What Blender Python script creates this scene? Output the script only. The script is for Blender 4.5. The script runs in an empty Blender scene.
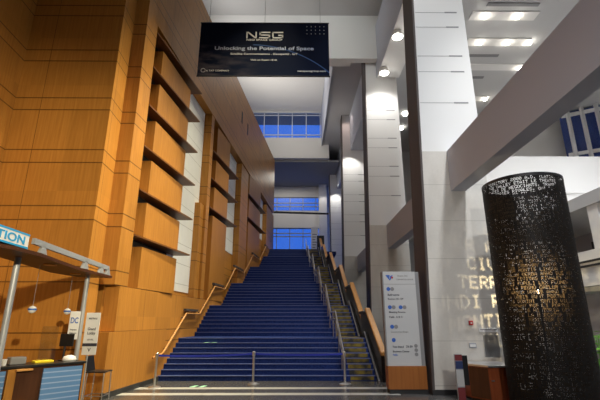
import bpy, bmesh, math, random
from mathutils import Vector, Matrix
random.seed(7)
scene = bpy.context.scene
COL = scene.collection

# ------------------------------------------------------------------ camera
def norm(v): return Vector(v).normalized()
FPX = 410.0                                   # focal length in pixels of a 600 px wide frame
ax_y = norm((-3, 121, FPX))                  # world axes seen by the camera (x right, y down, z forward)
ax_z = Vector((0, -1389, FPX)); ax_z = (ax_z - ax_y * ax_z.dot(ax_y)).normalized()
ax_x = ax_y.cross(ax_z)
if ax_x.x < 0: ax_x = -ax_x
cam_d = bpy.data.cameras.new('camera'); cam = bpy.data.objects.new('camera', cam_d); COL.objects.link(cam)
cam_d.sensor_width = 36; cam_d.lens = FPX * 36 / 600
cam_d.clip_start = 0.05; cam_d.clip_end = 300
cam.matrix_world = Matrix(((ax_x.x, -ax_x.y, -ax_x.z, 0.0), (ax_y.x, -ax_y.y, -ax_y.z, 0.0),
                           (ax_z.x, -ax_z.y, -ax_z.z, 1.7), (0, 0, 0, 1)))
scene.camera = cam

# ------------------------------------------------------------------ view, world, lights
vs = scene.view_settings
vs.view_transform = 'Standard'; vs.look = 'None'; vs.gamma = 1; vs.use_curve_mapping = False
vs.exposure = 0.0
world = bpy.data.worlds.new('dusk_sky'); scene.world = world; world.use_nodes = True
bg = world.node_tree.nodes['Background']; bg.inputs[0].default_value = (0.035, 0.14, 0.6, 1); bg.inputs[1].default_value = 1.3

def area(name, loc, target, sx, sy, power, color=(1, .95, .88), spread=180):
    d = bpy.data.lights.new(name, 'AREA'); d.shape = 'RECTANGLE'; d.size = sx; d.size_y = sy
    d.energy = power; d.color = color; d.spread = math.radians(spread)
    o = bpy.data.objects.new(name, d); COL.objects.link(o); o.location = loc
    o.rotation_euler = (Vector(target) - Vector(loc)).to_track_quat('-Z', 'Y').to_euler(); return o
def spot(name, loc, target, deg, power, color=(1, .9, .75), blend=.6, r=.12):
    d = bpy.data.lights.new(name, 'SPOT'); d.energy = power; d.color = color
    d.spot_size = math.radians(deg); d.spot_blend = blend; d.shadow_soft_size = r
    o = bpy.data.objects.new(name, d); COL.objects.link(o); o.location = loc
    o.rotation_euler = (Vector(target) - Vector(loc)).to_track_quat('-Z', 'Y').to_euler(); return o

WARM = (1, .88, .58)
# floodlights up on the pillar row that wash the panelled wall
for y, x, z, ax, az, deg, e in ((7.6, .8, 17.0, -5.2, .6, 40, 3900), (10.6, 1.0, 17.4, -4.4, .6, 44, 8500), (14.6, 1.4, 17.6, -4.0, 1.2, 44, 8000),
                           (19.0, 1.8, 15.4, -3.5, 2.0, 46, 3900), (24.0, 2.2, 15.4, -3.0, 3.6, 44, 1700), (30.0, 2.6, 15.6, -2.4, 6.0, 44, 1100)):
    spot('wall_flood', (x, y, z), (ax, y, az), deg, e, WARM, 1, .1)
# unseen area lights added as general fill under the ceilings
area('ceiling_fill_near', (2.0, 6.0, 18.2), (2.0, 6.0, 0), 5, 5, 200, (.88, .94, 1), 100)
area('ceiling_fill_aisle', (12.0, 9.0, 16.0), (12.0, 9.0, 0), 6, 6, 1500, (.95, .97, 1), 90)
area('ceiling_fill_rear', (14.0, 22.0, 16.0), (14.0, 22.0, 0), 5, 5, 900, (1, .98, .95), 110)
spot('bulkhead_fill', (1.5, 11.0, 17.9), (.2, 20.0, 16.9), 80, 900, (.95, 1, .97), 1, .2)  # unseen lamp added to brighten the bulkhead
spot('wing_fill', (5.6, 2.0, 14.0), (8.6, 11.5, 5.0), 62, 3200, (1, 1, .98), 1, .3)  # unseen lamp added to lighten the white wing on the right
spot('beam_spot', (.6, -1.0, 9.0), (4.2, 5.5, 5.7), 60, 330, (1, .93, .93), 1, .3)
spot('entrance_flood', (3.2, -3.5, 4.6), (-6.7, 9.4, 3.6), 40, 6600, (1, .86, .58), 1, .12)
spot('pillar_fill', (5.2, -2.0, 13.0), (4.6, 10.7, 7.0), 62, 2700, (.92, .96, 1), 1, .3)  # unseen lamp added to light the nearest pillar front
spot('side_flood', (3.4, 9.9, 14.0), (-4.7, 10.9, 3.2), 44, 6400, WARM, 1, .1)
spot('lobby_flood', (1.5, -3.0, 5.0), (4.0, 11.0, 2.0), 46, 1500, (1, .97, .92), 1, .25)
area('gallery_fill', (0.0, 28.0, 21.2), (0.0, 28.0, 0), 5, 4, 90, (1, .95, .86))  # unseen fill light under the gallery ceiling
area('gallery_uplight', (-2.6, 30.0, 16.6), (0.5, 31.0, 21.4), .4, 6, 260, (1, .95, .86))  # uplight added to brighten the gallery ceiling
area('bulkhead_uplight', (-4.2, 17.5, 15.4), (0.5, 19.0, 18.0), .4, 3, 110, (1, .97, .93))  # uplight added to raise the bulkhead and near ceiling

# ------------------------------------------------------------------ materials
def mat(name, color, rough=.5, metal=0., spec=.5, emit=None, estr=0.):
    m = bpy.data.materials.new(name); m.use_nodes = True
    b = m.node_tree.nodes['Principled BSDF']
    b.inputs['Base Color'].default_value = (*color, 1); b.inputs['Roughness'].default_value = rough
    b.inputs['Metallic'].default_value = metal; b.inputs['Specular IOR Level'].default_value = spec
    if emit: b.inputs['Emission Color'].default_value = (*emit, 1); b.inputs['Emission Strength'].default_value = estr
    return m
class N:
    def __init__(s, m): s.t = m.node_tree; s.b = s.t.nodes['Principled BSDF']
    def new(s, typ, **k):
        n = s.t.nodes.new(typ)
        for a, v in k.items(): setattr(n, a, v)
        return n
    def link(s, a, b): s.t.links.new(a, b)
    def val(s, x, sock):
        if hasattr(x, 'is_linked'): s.link(x, sock)
        else: sock.default_value = x
    def math(s, op, a, b=0., c=0.):
        n = s.new('ShaderNodeMath', operation=op)
        s.val(a, n.inputs[0]); s.val(b, n.inputs[1]); s.val(c, n.inputs[2]); return n.outputs[0]
    def mix(s, fac, a, b):
        n = s.new('ShaderNodeMix', data_type='RGBA')
        s.val(fac, n.inputs[0])
        for x, i in ((a, 6), (b, 7)):
            if isinstance(x, tuple): n.inputs[i].default_value = (*x, 1)
            else: s.link(x, n.inputs[i])
        return n.outputs[2]
    def noise(s, vec, scale, detail=3):
        n = s.new('ShaderNodeTexNoise'); n.inputs['Scale'].default_value = scale; n.inputs['Detail'].default_value = detail
        s.link(vec, n.inputs['Vector']); return n.outputs[0]
    def pos(s): return s.new('ShaderNodeNewGeometry')
    def mapping(s, vec, scale):
        n = s.new('ShaderNodeMapping'); n.inputs['Scale'].default_value = scale; s.link(vec, n.inputs[0]); return n.outputs[0]
    def sep(s, vec):
        n = s.new('ShaderNodeSeparateXYZ'); s.link(vec, n.inputs[0]); return n.outputs
    def line(s, x, period, off, w):                # 1 on a thin line each period
        return s.math('LESS_THAN', s.math('FLOORED_MODULO', s.math('SUBTRACT', x, off), period), w)

def wood(name, c1, c2, seams=True, joint=2.3, rough=.42):
    m = mat(name, c1, rough, spec=.3); n = N(m); g = n.pos(); P = g.outputs['Position']; x, y, z = n.sep(P)
    grain = n.noise(n.mapping(P, (9, 9, .5)), 2.2, 5)
    streak = n.noise(n.mapping(P, (40, 40, .8)), 1.5, 2)
    f = n.math('ADD', n.math('MULTIPLY', grain, .7), n.math('MULTIPLY', streak, .3))
    ramp = n.new('ShaderNodeMapRange'); n.link(f, ramp.inputs[0]); ramp.inputs[1].default_value = .3; ramp.inputs[2].default_value = .7
    col = n.mix(ramp.outputs[0], c1, c2)
    if seams:
        nx = n.math('ABSOLUTE', n.sep(g.outputs['Normal'])[0])
        u = n.math('ADD', n.math('MULTIPLY', n.math('GREATER_THAN', nx, .7), y), n.math('MULTIPLY', n.math('LESS_THAN', nx, .7), x))
        # board-to-board tone
        cell = n.new('ShaderNodeCombineXYZ')
        n.link(n.math('FLOOR', n.math('DIVIDE', u, joint / 2)), cell.inputs[0]); n.link(n.math('FLOOR', n.math('DIVIDE', n.math('SUBTRACT', z, 2.53), .7175)), cell.inputs[1])
        wn = n.new('ShaderNodeTexWhiteNoise', noise_dimensions='2D'); n.link(cell.outputs[0], wn.inputs[0])
        tone = n.math('MULTIPLY_ADD', wn.outputs[0], .16, .9)
        hs = n.new('ShaderNodeHueSaturation'); n.link(col, hs.inputs['Color']); n.link(tone, hs.inputs['Value']); col = hs.outputs[0]
        seam = n.math('MAXIMUM', n.line(z, 1.435, 2.53, .03), n.line(z, 1.435, 2.87, .03))
        seam = n.math('MAXIMUM', seam, n.line(u, joint, .35, .014))
        col = n.mix(n.math('MULTIPLY', seam, .7), col, (.035, .012, .004))
    n.link(col, n.b.inputs['Base Color']); return m
M = {}
M['wood'] = wood('honey_maple_panel', (.40, .166, .028), (.53, .24, .047))
M['wood_plain'] = wood('honey_maple_solid', (.35, .145, .024), (.48, .215, .042), False)
M['ledge_wood'] = wood('shade_dark_ledge', (.13, .05, .014), (.19, .075, .02), False)  # brown ledge, darkened further to carry the shade on its underside
M['rail_wood'] = wood('oiled_rail_wood', (.5, .24, .07), (.62, .31, .1), False, rough=.35)
M['red_wood'] = wood('red_cabinet_wood', (.22, .05, .02), (.32, .085, .03), False, rough=.3)
M['dark_wood'] = wood('dark_desk_wood', (.06, .022, .01), (.09, .034, .014), False)
M['sign_wood'] = wood('sign_base_wood', (.27, .09, .02), (.36, .13, .03), False)
M['white'] = mat('white_plaster', (.74, .73, .71), .7)
M['ceiling'] = mat('ceiling_grey', (.5, .5, .5), .8)
M['panel'] = mat('white_pillar_panel', (.78, .78, .77), .55)
M['mauve'] = mat('beam_plaster', (.45, .47, .54), .75)
M['bronze'] = mat('dark_bronze_cladding', (.075, .06, .058), .7, 0.)
M['black'] = mat('black_lacquer', (.012, .012, .014), .35)
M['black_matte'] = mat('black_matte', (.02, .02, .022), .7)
M['steel'] = mat('brushed_steel', (.62, .62, .63), .28, .9)
M['rail_steel'] = mat('satin_steel', (.36, .36, .38), .4, .8)
M['grey_paint'] = mat('grey_painted_steel', (.36, .38, .42), .45, .2)
M['grey'] = mat('mid_grey', (.25, .25, .26), .6)
M['white_gloss'] = mat('white_sheet', (.8, .8, .8), .4)
M['blue_ink'] = mat('blue_ink', (.03, .12, .5), .5)
M['sky_ink'] = mat('sky_blue_ink', (.03, .35, .72), .5)
M['dark_ink'] = mat('dark_ink', (.03, .03, .05), .6)
M['white_ink'] = mat('white_ink', (.85, .86, .88), .5)
M['pale_ink'] = mat('pale_blue_ink', (.55, .62, .8), .5)
M['red'] = mat('red_paint', (.45, .02, .02), .4)
M['yellow'] = mat('yellow_plastic', (.8, .6, .02), .5)
M['belt'] = mat('blue_belt', (.012, .03, .42), .6)
M['decal'] = mat('pale_green_vinyl', (.35, .75, .5), .6)
M['leaf'] = mat('green_leaf', (.16, .45, .07), .5)
M['pot'] = mat('clay_pot', (.2, .18, .17), .7)
M['nosing'] = mat('blue_grey_nosing', (.12, .15, .33), .7)
M['frame_white'] = mat('white_window_frame', (.72, .73, .75), .5)
M['vent'] = mat('grey_vent', (.2, .2, .21), .6)
M['lamp'] = mat('lamp_glow', (1, 1, 1), .5, emit=(1, .95, .86), estr=14)
M['tube_lamp'] = mat('bulb_glow', (1, 1, 1), .5, emit=(1, .72, .36), estr=8)

def m_stone():
    m = mat('travertine', (.5, .48, .44), .6); n = N(m); P = n.pos().outputs['Position']; x, y, z = n.sep(P)
    a = n.noise(n.mapping(P, (2, 2, .7)), 1.3, 6); b = n.noise(P, 18, 3)
    col = n.mix(n.math('ADD', n.math('MULTIPLY', a, .7), n.math('MULTIPLY', b, .3)), (.50, .475, .435), (.74, .72, .67))
    col = n.mix(n.math('MULTIPLY', n.line(z, 1.02, .2, .012), .5), col, (.2, .19, .17))
    n.link(col, n.b.inputs['Base Color']); return m
M['stone'] = m_stone()
M['sign_panel'] = mat('sign_panel', (.55, .56, .57), .4)
M['muted_red'] = mat('muted_red_print', (.2, .025, .03), .5)
M['muted_blue'] = mat('muted_blue_print', (.02, .04, .14), .5)
def m_wallwhite():
    m = mat('white_stone_strip', (.62, .63, .63), .6); n = N(m); P = n.pos().outputs['Position']; x, y, z = n.sep(P)
    col = n.mix(n.noise(P, 3, 4), (.74, .76, .77), (.86, .87, .87))
    col = n.mix(n.math('MULTIPLY', n.line(z, .72, .1, .02), .55), col, (.2, .2, .2))
    n.link(col, n.b.inputs['Base Color']); return m
M['white_stone'] = m_wallwhite()
def m_floor():
    m = mat('polished_granite', (.07, .068, .068), .22); n = N(m); P = n.pos().outputs['Position']; x, y, z = n.sep(P)
    v = n.new('ShaderNodeTexVoronoi'); v.inputs['Scale'].default_value = 90; n.link(P, v.inputs['Vector'])
    speck = n.mix(n.math('MULTIPLY', n.noise(P, 60, 2), .8), (.05, .048, .048), (.13, .125, .12))
    slab = n.mix(n.math('MULTIPLY', n.noise(P, 1.2, 3), .7), (.06, .058, .058), (.11, .105, .1))
    col = n.mix(.5, speck, slab)
    st = n.math('MULTIPLY', n.math('GREATER_THAN', x, -4.35), n.math('LESS_THAN', x, 2.5))
    s1 = n.math('MULTIPLY', n.math('GREATER_THAN', y, 11.62), n.math('LESS_THAN', y, 11.95))
    s2 = n.math('MULTIPLY', n.math('GREATER_THAN', y, 10.72), n.math('LESS_THAN', y, 11.05))
    s = n.math('MULTIPLY', n.math('MAXIMUM', s1, s2), st)
    col = n.mix(s, col, (.55, .54, .51))
    joint = n.math('MULTIPLY', n.math('MAXIMUM', n.line(x, 1.2, .1, .012), n.line(y, 1.2, .3, .012)), .5)
    col = n.mix(joint, col, (.03, .03, .03))
    n.link(col, n.b.inputs['Base Color']); return m
M['floor'] = m_floor()
def m_carpet(name, a, b, scale):
    m = mat(name, a, .95, spec=.1); n = N(m); P = n.pos().outputs['Position']
    r = n.new('ShaderNodeMapRange'); n.link(n.noise(P, scale, 4), r.inputs[0]); r.inputs[1].default_value = .38; r.inputs[2].default_value = .62
    n.link(n.mix(r.outputs[0], a, b), n.b.inputs['Base Color']); return m
M['carpet'] = m_carpet('navy_carpet', (.013, .026, .115), (.024, .048, .19), 30)
M['olive_strip'] = m_carpet('olive_mottle', (.05, .05, .05), (.26, .2, .045), 3)  # mottled olive strip along the right of the steps
def m_louver():
    m = mat('blue_ribbed_panel', (.1, .25, .55), .4); n = N(m); z = n.sep(n.pos().outputs['Position'])[2]
    n.link(n.mix(n.math('MULTIPLY', n.line(z, .085, 0, .02), .7), (.12, .26, .52), (.4, .52, .75)), n.b.inputs['Base Color']); return m
M['louver'] = m_louver()
def m_glass(name, tint, rough=.35, mixf=.04):
    m = bpy.data.materials.new(name); m.use_nodes = True; t = m.node_tree; t.nodes.clear()
    o = t.nodes.new('ShaderNodeOutputMaterial'); mx = t.nodes.new('ShaderNodeMixShader'); tr = t.nodes.new('ShaderNodeBsdfTransparent'); gl = t.nodes.new('ShaderNodeBsdfGlossy')
    tr.inputs[0].default_value = (*tint, 1); gl.inputs['Roughness'].default_value = rough; mx.inputs[0].default_value = mixf
    t.links.new(tr.outputs[0], mx.inputs[1]); t.links.new(gl.outputs[0], mx.inputs[2]); t.links.new(mx.outputs[0], o.inputs[0]); return m
M['glass'] = m_glass('window_glass', (.85, .9, .95))
M['acrylic'] = m_glass('clear_acrylic', (.93, .95, .95), .05, .08)
def m_tube():
    m = mat('pierced_bronze', (.012, .011, .011), .5, 0., .12); n = N(m)
    g = n.pos(); col = n.mix(g.outputs['Backfacing'], (.03, .027, .026), (.3, .19, .09))   # raw bronze inside, blackened outside
    n.link(n.mix(n.noise(g.outputs['Position'], 5, 3), (.008, .0075, .0075), (.018, .016, .015)), n.b.inputs['Base Color'])
    return m
M['tube'] = m_tube()
M['tube_in'] = mat('raw_bronze', (.03, .017, .005), .7, 0., .2)

# ------------------------------------------------------------------ mesh helpers
class MB:
    def __init__(s): s.v = []; s.f = []
    def add(s, vs, fs):
        o = len(s.v); s.v += [tuple(v) for v in vs]; s.f += [tuple(i + o for i in f) for f in fs]; return s
    def hexa(s, b, t):                              # bottom quad, top quad (counter-clockwise from above)
        return s.add(list(b) + list(t), [(3, 2, 1, 0), (4, 5, 6, 7), (0, 1, 5, 4), (1, 2, 6, 5), (2, 3, 7, 6), (3, 0, 4, 7)])
    def box(s, x0, x1, y0, y1, z0, z1):
        q = [(x0, y0), (x1, y0), (x1, y1), (x0, y1)]
        return s.hexa([(*p, z0) for p in q], [(*p, z1) for p in q])
    def prism(s, poly, z0, z1):
        n = len(poly)
        if sum(poly[i][0] * poly[(i + 1) % n][1] - poly[(i + 1) % n][0] * poly[i][1] for i in range(n)) < 0: poly = poly[::-1]
        return s.add([(*p, z0) for p in poly] + [(*p, z1) for p in poly],
                     [tuple(range(n))[::-1], tuple(range(n, 2 * n))] + [(i, (i + 1) % n, n + (i + 1) % n, n + i) for i in range(n)])
    def obox(s, c, u, v, w):                        # centre and three half-axis vectors
        c, u, v, w = map(Vector, (c, u, v, w))
        b = [c - u - v - w, c + u - v - w, c + u + v - w, c - u + v - w]
        return s.hexa(b, [p + 2 * w for p in b])
    def bar(s, a, b, wx, wz):                       # square bar from a to b
        a, b = Vector(a), Vector(b); d = (b - a); L = d.length; d.normalize()
        side = d.cross(Vector((0, 0, 1)));  side = side.normalized() if side.length > 1e-4 else Vector((1, 0, 0))
        up = side.cross(d).normalized()
        return s.obox((a + b) / 2, side * wx / 2, d * L / 2, up * wz / 2)
    def tube(s, pts, r, n=8):
        pts = [Vector(p) for p in pts]; rings = []
        for i, p in enumerate(pts):
            d = (pts[min(i + 1, len(pts) - 1)] - pts[max(i - 1, 0)]).normalized()
            ref = Vector((0, 0, 1)) if abs(d.z) < .95 else Vector((1, 0, 0))
            a = d.cross(ref).normalized(); b = a.cross(d)
            rings.append([p + r * (math.cos(2 * math.pi * k / n) * a + math.sin(2 * math.pi * k / n) * b) for k in range(n)])
        vs = [q for r_ in rings for q in r_]; fs = []
        for i in range(len(rings) - 1):
            for k in range(n): fs.append((i * n + k, i * n + (k + 1) % n, (i + 1) * n + (k + 1) % n, (i + 1) * n + k))
        fs += [tuple(range(n))[::-1], tuple((len(rings) - 1) * n + k for k in range(n))]
        return s.add(vs, fs)
    def lathe(s, c, prof, n=20):
        vs = []; fs = []
        for (r, z) in prof:
            for k in range(n): vs.append((c[0] + r * math.cos(2 * math.pi * k / n), c[1] + r * math.sin(2 * math.pi * k / n), c[2] + z))
        for i in range(len(prof) - 1):
            for k in range(n): fs.append((i * n + k, i * n + (k + 1) % n, (i + 1) * n + (k + 1) % n, (i + 1) * n + k))
        fs += [tuple(range(n))[::-1], tuple((len(prof) - 1) * n + k for k in range(n))]
        return s.add(vs, fs)
    def build(s, name, m, parent=None, bevel=0, smooth=False, fix=True):
        me = bpy.data.meshes.new(name); me.from_pydata(s.v, [], s.f); me.update()
        if fix and len(s.f) < 20000:
            bm = bmesh.new(); bm.from_mesh(me); bmesh.ops.recalc_face_normals(bm, faces=bm.faces); bm.to_mesh(me); bm.free()
        me.materials.append(M[m] if isinstance(m, str) else m)
        if smooth:
            for p in me.polygons: p.use_smooth = True
        o = bpy.data.objects.new(name, me); COL.objects.link(o)
        if parent: attach(o, parent)
        if bevel:
            b = o.modifiers.new('bevel', 'BEVEL'); b.width = bevel; b.segments = 2; b.limit_method = 'ANGLE'; b.angle_limit = math.radians(40)
        return o
def world_loc(p):
    v = Vector(p.location)
    while p.parent: p = p.parent; v += Vector(p.location)
    return v
def attach(o, parent):                              # geometry is given in world metres; things stay unrotated
    o.parent = parent; o.location = Vector(o.location) - world_loc(parent)
def thing(name, label, cat, loc=(0, 0, 0), group=None):
    o = bpy.data.objects.new(name, None); COL.objects.link(o); o.location = loc; o.empty_display_size = .1
    return tag(o, label, cat, group)
def tag(o, label, cat, group=None, kind=None):
    o['label'] = label; o['category'] = cat
    if group: o['group'] = group
    if kind: o['kind'] = kind
    return o
def struct(o, label=None):
    o['kind'] = 'structure'
    if label: o['label'] = label
    return o
def text(body, size, origin, right, up, m, parent, name='lettering', align='CENTER', depth=.004, width=None):
    cu = bpy.data.curves.new(name, 'FONT'); cu.body = body; cu.size = size; cu.align_x = align; cu.extrude = depth; cu.offset = size * .018
    t = bpy.data.objects.new('tmp', cu); COL.objects.link(t)
    bpy.context.view_layer.update()
    me = bpy.data.meshes.new_from_object(t.evaluated_get(bpy.context.evaluated_depsgraph_get()))
    bpy.data.objects.remove(t); bpy.data.curves.remove(cu)
    r = Vector(right).normalized(); u = Vector(up).normalized(); n = r.cross(u)
    if width:
        xs = [v.co.x for v in me.vertices]; k = width / max(max(xs) - min(xs), 1e-6)
        for v in me.vertices: v.co.x *= k
    for v in me.vertices: v.co = Vector(origin) + r * v.co.x + u * v.co.y + n * v.co.z
    me.name = name; me.materials.clear(); me.materials.append(M[m])
    o = bpy.data.objects.new(name, me); COL.objects.link(o)
    if parent: attach(o, parent)
    return o

# ------------------------------------------------------------------ the shell
struct(MB().box(-12, 30, -6, 47, -.2, 0).build('floor', 'floor'))
# sawtooth wall: it runs back at an angle to the pillar row; e = distance in front of its main face
def wx(y): return -5.374 + .0936 * y
def wp(e, y): return (wx(y) + e, y)
def wbox(e0, e1, y0, y1, z0, z1, mb=None): return (mb or MB()).prism([wp(e0, y0), wp(e1, y0), wp(e1, y1), wp(e0, y1)], z0, z1)
YE = 35.2
wl = MB()
wbox(-.9, -.34, 10.3, YE, 0, 10.7, wl)                       # recessed plane behind the panel boxes
wl.hexa([(*wp(-.9, 10.6), 10.55), (*wp(0, 10.6), 10.55), (*wp(0, YE), 10.9), (*wp(-.9, YE), 10.9)],
        [(*wp(-.9, 10.6), 14.5), (*wp(0, 10.6), 14.5), (*wp(0, YE), 15.9), (*wp(-.9, YE), 15.9)])   # fascia over the bays
wbox(-.9, 0, 10.4, YE, 0, 2.54, wl)                          # flush lower wall
wl.prism([(-7.25, 9.385), (-4.766, 9.385), (-4.804, 10.16), (-7.25, 10.4)], 0, 18.5)      # first big pier
wl.prism([(-7.21, 9.385), (-7.7, 9.385), (-7.7, 4.0), (-6.96, 4.0)], 0, 18.5)        # return wall behind the booth
wl.prism([(-6.96, 4.0), (-7.4, 4.0), (-7.4, -6), (-6.9, -6)], 0, 18.5)
wall_left = struct(wl.build('wall_left', 'wood'), 'honey coloured wood panelled wall beside the stairs')
struct(wbox(-.5, .02, 10.13, 13.5, 0, 1.45).build('wall_base_panel', 'wood_plain', wall_left))
def pier(y0, y1, e=0, z0=2.54, z1=10.6): return wbox(-.6, e, y0, y1, z0, z1).build('pier', 'wood', wall_left)
pier(10.13, 10.78, z1=14.5); pier(16.6, 17.0); pier(22.6, 24.5); pier(31.5, YE)
wbox(-.6, -.1, 16.15, 16.6, 2.54, 6.35).build('pier', 'wood', wall_left)
for y_, z_ in ((22.0, 13.0), (23.6, 13.0)): wbox(-.1, .004, y_, y_ + .28, z_, z_ + .75).build('vent_slot', 'black_matte', wall_left)

def bay(y_left, y_box, y_boxend, y_tip, y_strip, fins, ztop, zbot, strip_bot):
    lev = [zbot] + fins + [ztop]
    n = len(lev) - 1
    for i in range(n):
        a, b = lev[i], lev[i + 1]
        first, last = i == 0, i == n - 1
        zb = a + .015; zt = b - (.06 if last else .23)
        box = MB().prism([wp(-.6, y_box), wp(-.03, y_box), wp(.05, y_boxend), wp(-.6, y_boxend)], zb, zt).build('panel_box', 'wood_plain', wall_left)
        if not last:                                 # gap over the box, its shade painted black, then the ledge carrying the next
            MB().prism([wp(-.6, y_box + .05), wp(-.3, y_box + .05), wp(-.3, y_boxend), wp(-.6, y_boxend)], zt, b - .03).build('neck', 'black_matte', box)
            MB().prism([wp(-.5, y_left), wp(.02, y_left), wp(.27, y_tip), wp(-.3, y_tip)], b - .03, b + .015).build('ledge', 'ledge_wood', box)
    wbox(-.5, -.32, y_boxend - .2, y_strip, strip_bot, ztop + .1).build('white_panel', 'white_stone', wall_left)
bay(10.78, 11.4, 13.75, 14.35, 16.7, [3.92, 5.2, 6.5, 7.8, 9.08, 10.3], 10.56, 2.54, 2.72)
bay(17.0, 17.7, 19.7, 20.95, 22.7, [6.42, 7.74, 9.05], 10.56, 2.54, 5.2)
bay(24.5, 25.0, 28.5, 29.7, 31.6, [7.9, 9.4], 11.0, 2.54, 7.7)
struct(wbox(-.01, .05, 10.13, 13.2, 0, .12).build('baseboard_left', 'black_matte'))

# near ceiling, bulkhead, high ceiling, aisle ceiling
struct(MB().box(-9, 5.4, -6, 19.95, 18.5, 18.8).build('ceiling', 'ceiling'))
struct(MB().box(-9, 5.3, 19.55, 19.95, 15.65, 18.5).build('trim_1', 'white'), 'white bulkhead behind the banner')
struct(MB().box(-9, 2.3, 20.5, 36.3, 21.4, 21.7).build('ceiling_gallery', 'white'))
struct(MB().box(-9, 3.0, 19.95, 20.3, 15.65, 21.6).build('trim_2', 'white'))
struct(MB().box(2.35, 5.4, 20.4, 47, 17.85, 18.2).build('ceiling_row', 'ceiling'))
struct(MB().box(2.95, 3.05, 36.4, 47, 16.3, 18.2).build('trim_7', 'ceiling'))
struct(MB().box(2.3, 2.36, 20.4, 36.0, 17.7, 21.6).build('trim_5', 'mauve'))
struct(MB().box(5.2, 30, -6, 47, 16.3, 16.6).build('ceiling_aisle', 'ceiling'))
struct(MB().box(5.2, 5.4, -6, 47, 16.5, 18.6).build('trim_6', 'ceiling'))
struct(MB().box(30, 30.3, -6, 47, 0, 16.5).build('wall_right', 'white'))
struct(MB().box(-7.6, 30.3, -6.3, -6, 0, 18.6).build('wall_rear', 'white'))
struct(MB().box(-9.3, -9, 4, 47, 0, 21.6).build('wall_outer', 'white'))
# ---- far facade (upper): header, window band, beam
fY = 36.0
struct(MB().box(-9, 2.4, fY, fY + .5, 21.35, 21.6).box(-9, 2.4, fY, fY + .5, 16.45, 18.5).box(2.4, 3.0, fY, fY + .5, 16.45, 21.6).build('wall_back', 'white'))
w1 = struct(MB().box(-9, 2.4, fY + .1, fY + .2, 21.25, 21.35).box(-9, 2.4, fY + .1, fY + .2, 18.5, 18.6)
            .box(-9, 2.4, fY + .1, fY + .2, 18.85, 18.93).box(-9, 2.4, fY + .1, fY + .2, 20.95, 21.02).build('window_1', 'frame_white'))
for k in range(7): MB().box(-5.98 + 1.36 * k, -5.91 + 1.36 * k, fY + .1, fY + .2, 18.5, 21.3).build('mullion', 'frame_white', w1)
MB().box(-9, 2.4, fY + .14, fY + .16, 18.5, 21.3).build('pane', 'glass', w1)
# storey across the way, its dark underside seen through the upper half of the band
struct(MB().box(-14, 8, 36.9, 40.6, 22.2, 22.5).build('wall_opposite', 'grey'))
# ---- far end of the upper landing
struct(MB().box(-9, 4, 36.5, 47, 16.25, 16.45).build('ceiling_landing', 'grey'))
eY = 44.0
struct(MB().box(-9, 2.4, eY, eY + .4, 15.03, 16.25).box(-9, 2.4, eY, eY + .4, 11.5, 13.4).box(2.4, 5, eY, eY + .4, 7, 18.2).build('wall_end', 'white'))
for idx, (za, zb, bars) in enumerate(((13.4, 15.03, (13.95, 14.35)), (7.2, 11.5, (10.55, 10.9)))):
    w = MB()
    for z in (za + .04, *bars, zb - .04): w.box(-9, 2.4, eY + .1, eY + .2, z - .05, z + .05)
    w = struct(w.build('window_%d' % (idx + 2), 'grey_paint'))
    for k in range(6): MB().box(-5.2 + 1.45 * k, -5.12 + 1.45 * k, eY + .1, eY + .2, za, zb).build('mullion', 'grey_paint', w)
    MB().box(-9, 2.4, eY + .14, eY + .16, za, zb).build('pane', 'glass', w)
struct(MB().box(2.4, 3.25, 43.2, 44, 7.34, 16.25).build('pillar', 'panel'), 'slim pale pilaster at the end of the upper landing')
spot('landing_washer', (2.9, 42.2, 15.8), (2.9, 43.3, 9), 80, 110, (1, .95, .88), .5, .08)
area('landing_fill', (-1, 40.5, 16.1), (-1, 40.5, 0), 4, 3, 170, (1, .93, .82))  # unseen fill added to lighten the far end of the landing
struct(MB().hexa([(-6, 41.9, 12.75), (3.3, 41.9, 12.5), (3.3, 42.1, 12.5), (-6, 42.1, 12.75)], [(-6, 41.9, 12.95), (3.3, 41.9, 12.65), (3.3, 42.1, 12.65), (-6, 42.1, 12.95)]).build('trim_3', 'black_matte'))

# ------------------------------------------------------------------ pillars and beams
PIL = [(3.30, 10.7, .033, 5.25), (3.46, 20.0, .023, 5.52), (3.39, 30.2, .014, 5.5), (3.36, 40.0, .0, 5.4)]   # left edge at the floor, front, batter, right edge
names = ['nearest tall white pillar with stone base beside the black sculpture', 'second tall white pillar behind the wayfinding sign',
         'third white pillar beside the wooden balustrade', 'farthest white pillar near the top of the stairs']
SL = [7.85, 8.9, 9.45, 10.5, 11.05, 12.15, 12.7, 13.8]
TOPZ = [16.3, 18.5, 17.85, 17.85]
for i, (x, y, k, xr) in enumerate(PIL):
    zt = TOPZ[i]
    def shaft(e0, y0, y1, z0, z1, x1=None, w=None):
        a, b = x + k * z0 + e0, x + k * z1 + e0
        ra, rb = (xr, xr) if w is None else (a + w, b + w)
        return MB().hexa([(a, y0, z0), (ra, y0, z0), (ra, y1, z0), (a, y1, z0)], [(b, y0, z1), (rb, y0, z1), (rb, y1, z1), (b, y1, z1)])
    p = struct(shaft(0, y, y + 1.0, 0, 6.3).build('pillar', 'stone'), names[i])
    up = shaft(0, y + .03, y + 1.0, 6.3, zt).build('upper_panel', 'panel', p)
    for z in SL:
        if i and z > 13.5: continue
        x0 = x + k * z; W_ = xr - x0
        MB().box(x0 + .05, x0 + W_ * .62, y + .026, y + .034, z, z + .012).box(x0 + W_ * .62, xr - .22, y + .024, y + .034, z - .012, z + .03).build('groove', 'grey', up)
    shaft(-.05, y - .01, y + 1.02, 0, zt, w=.06).build('side_cladding', 'bronze', p)
    MB().box(x - .06, xr, y - .04, y, 0, .12).build('plinth', 'black_matte', p)
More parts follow.
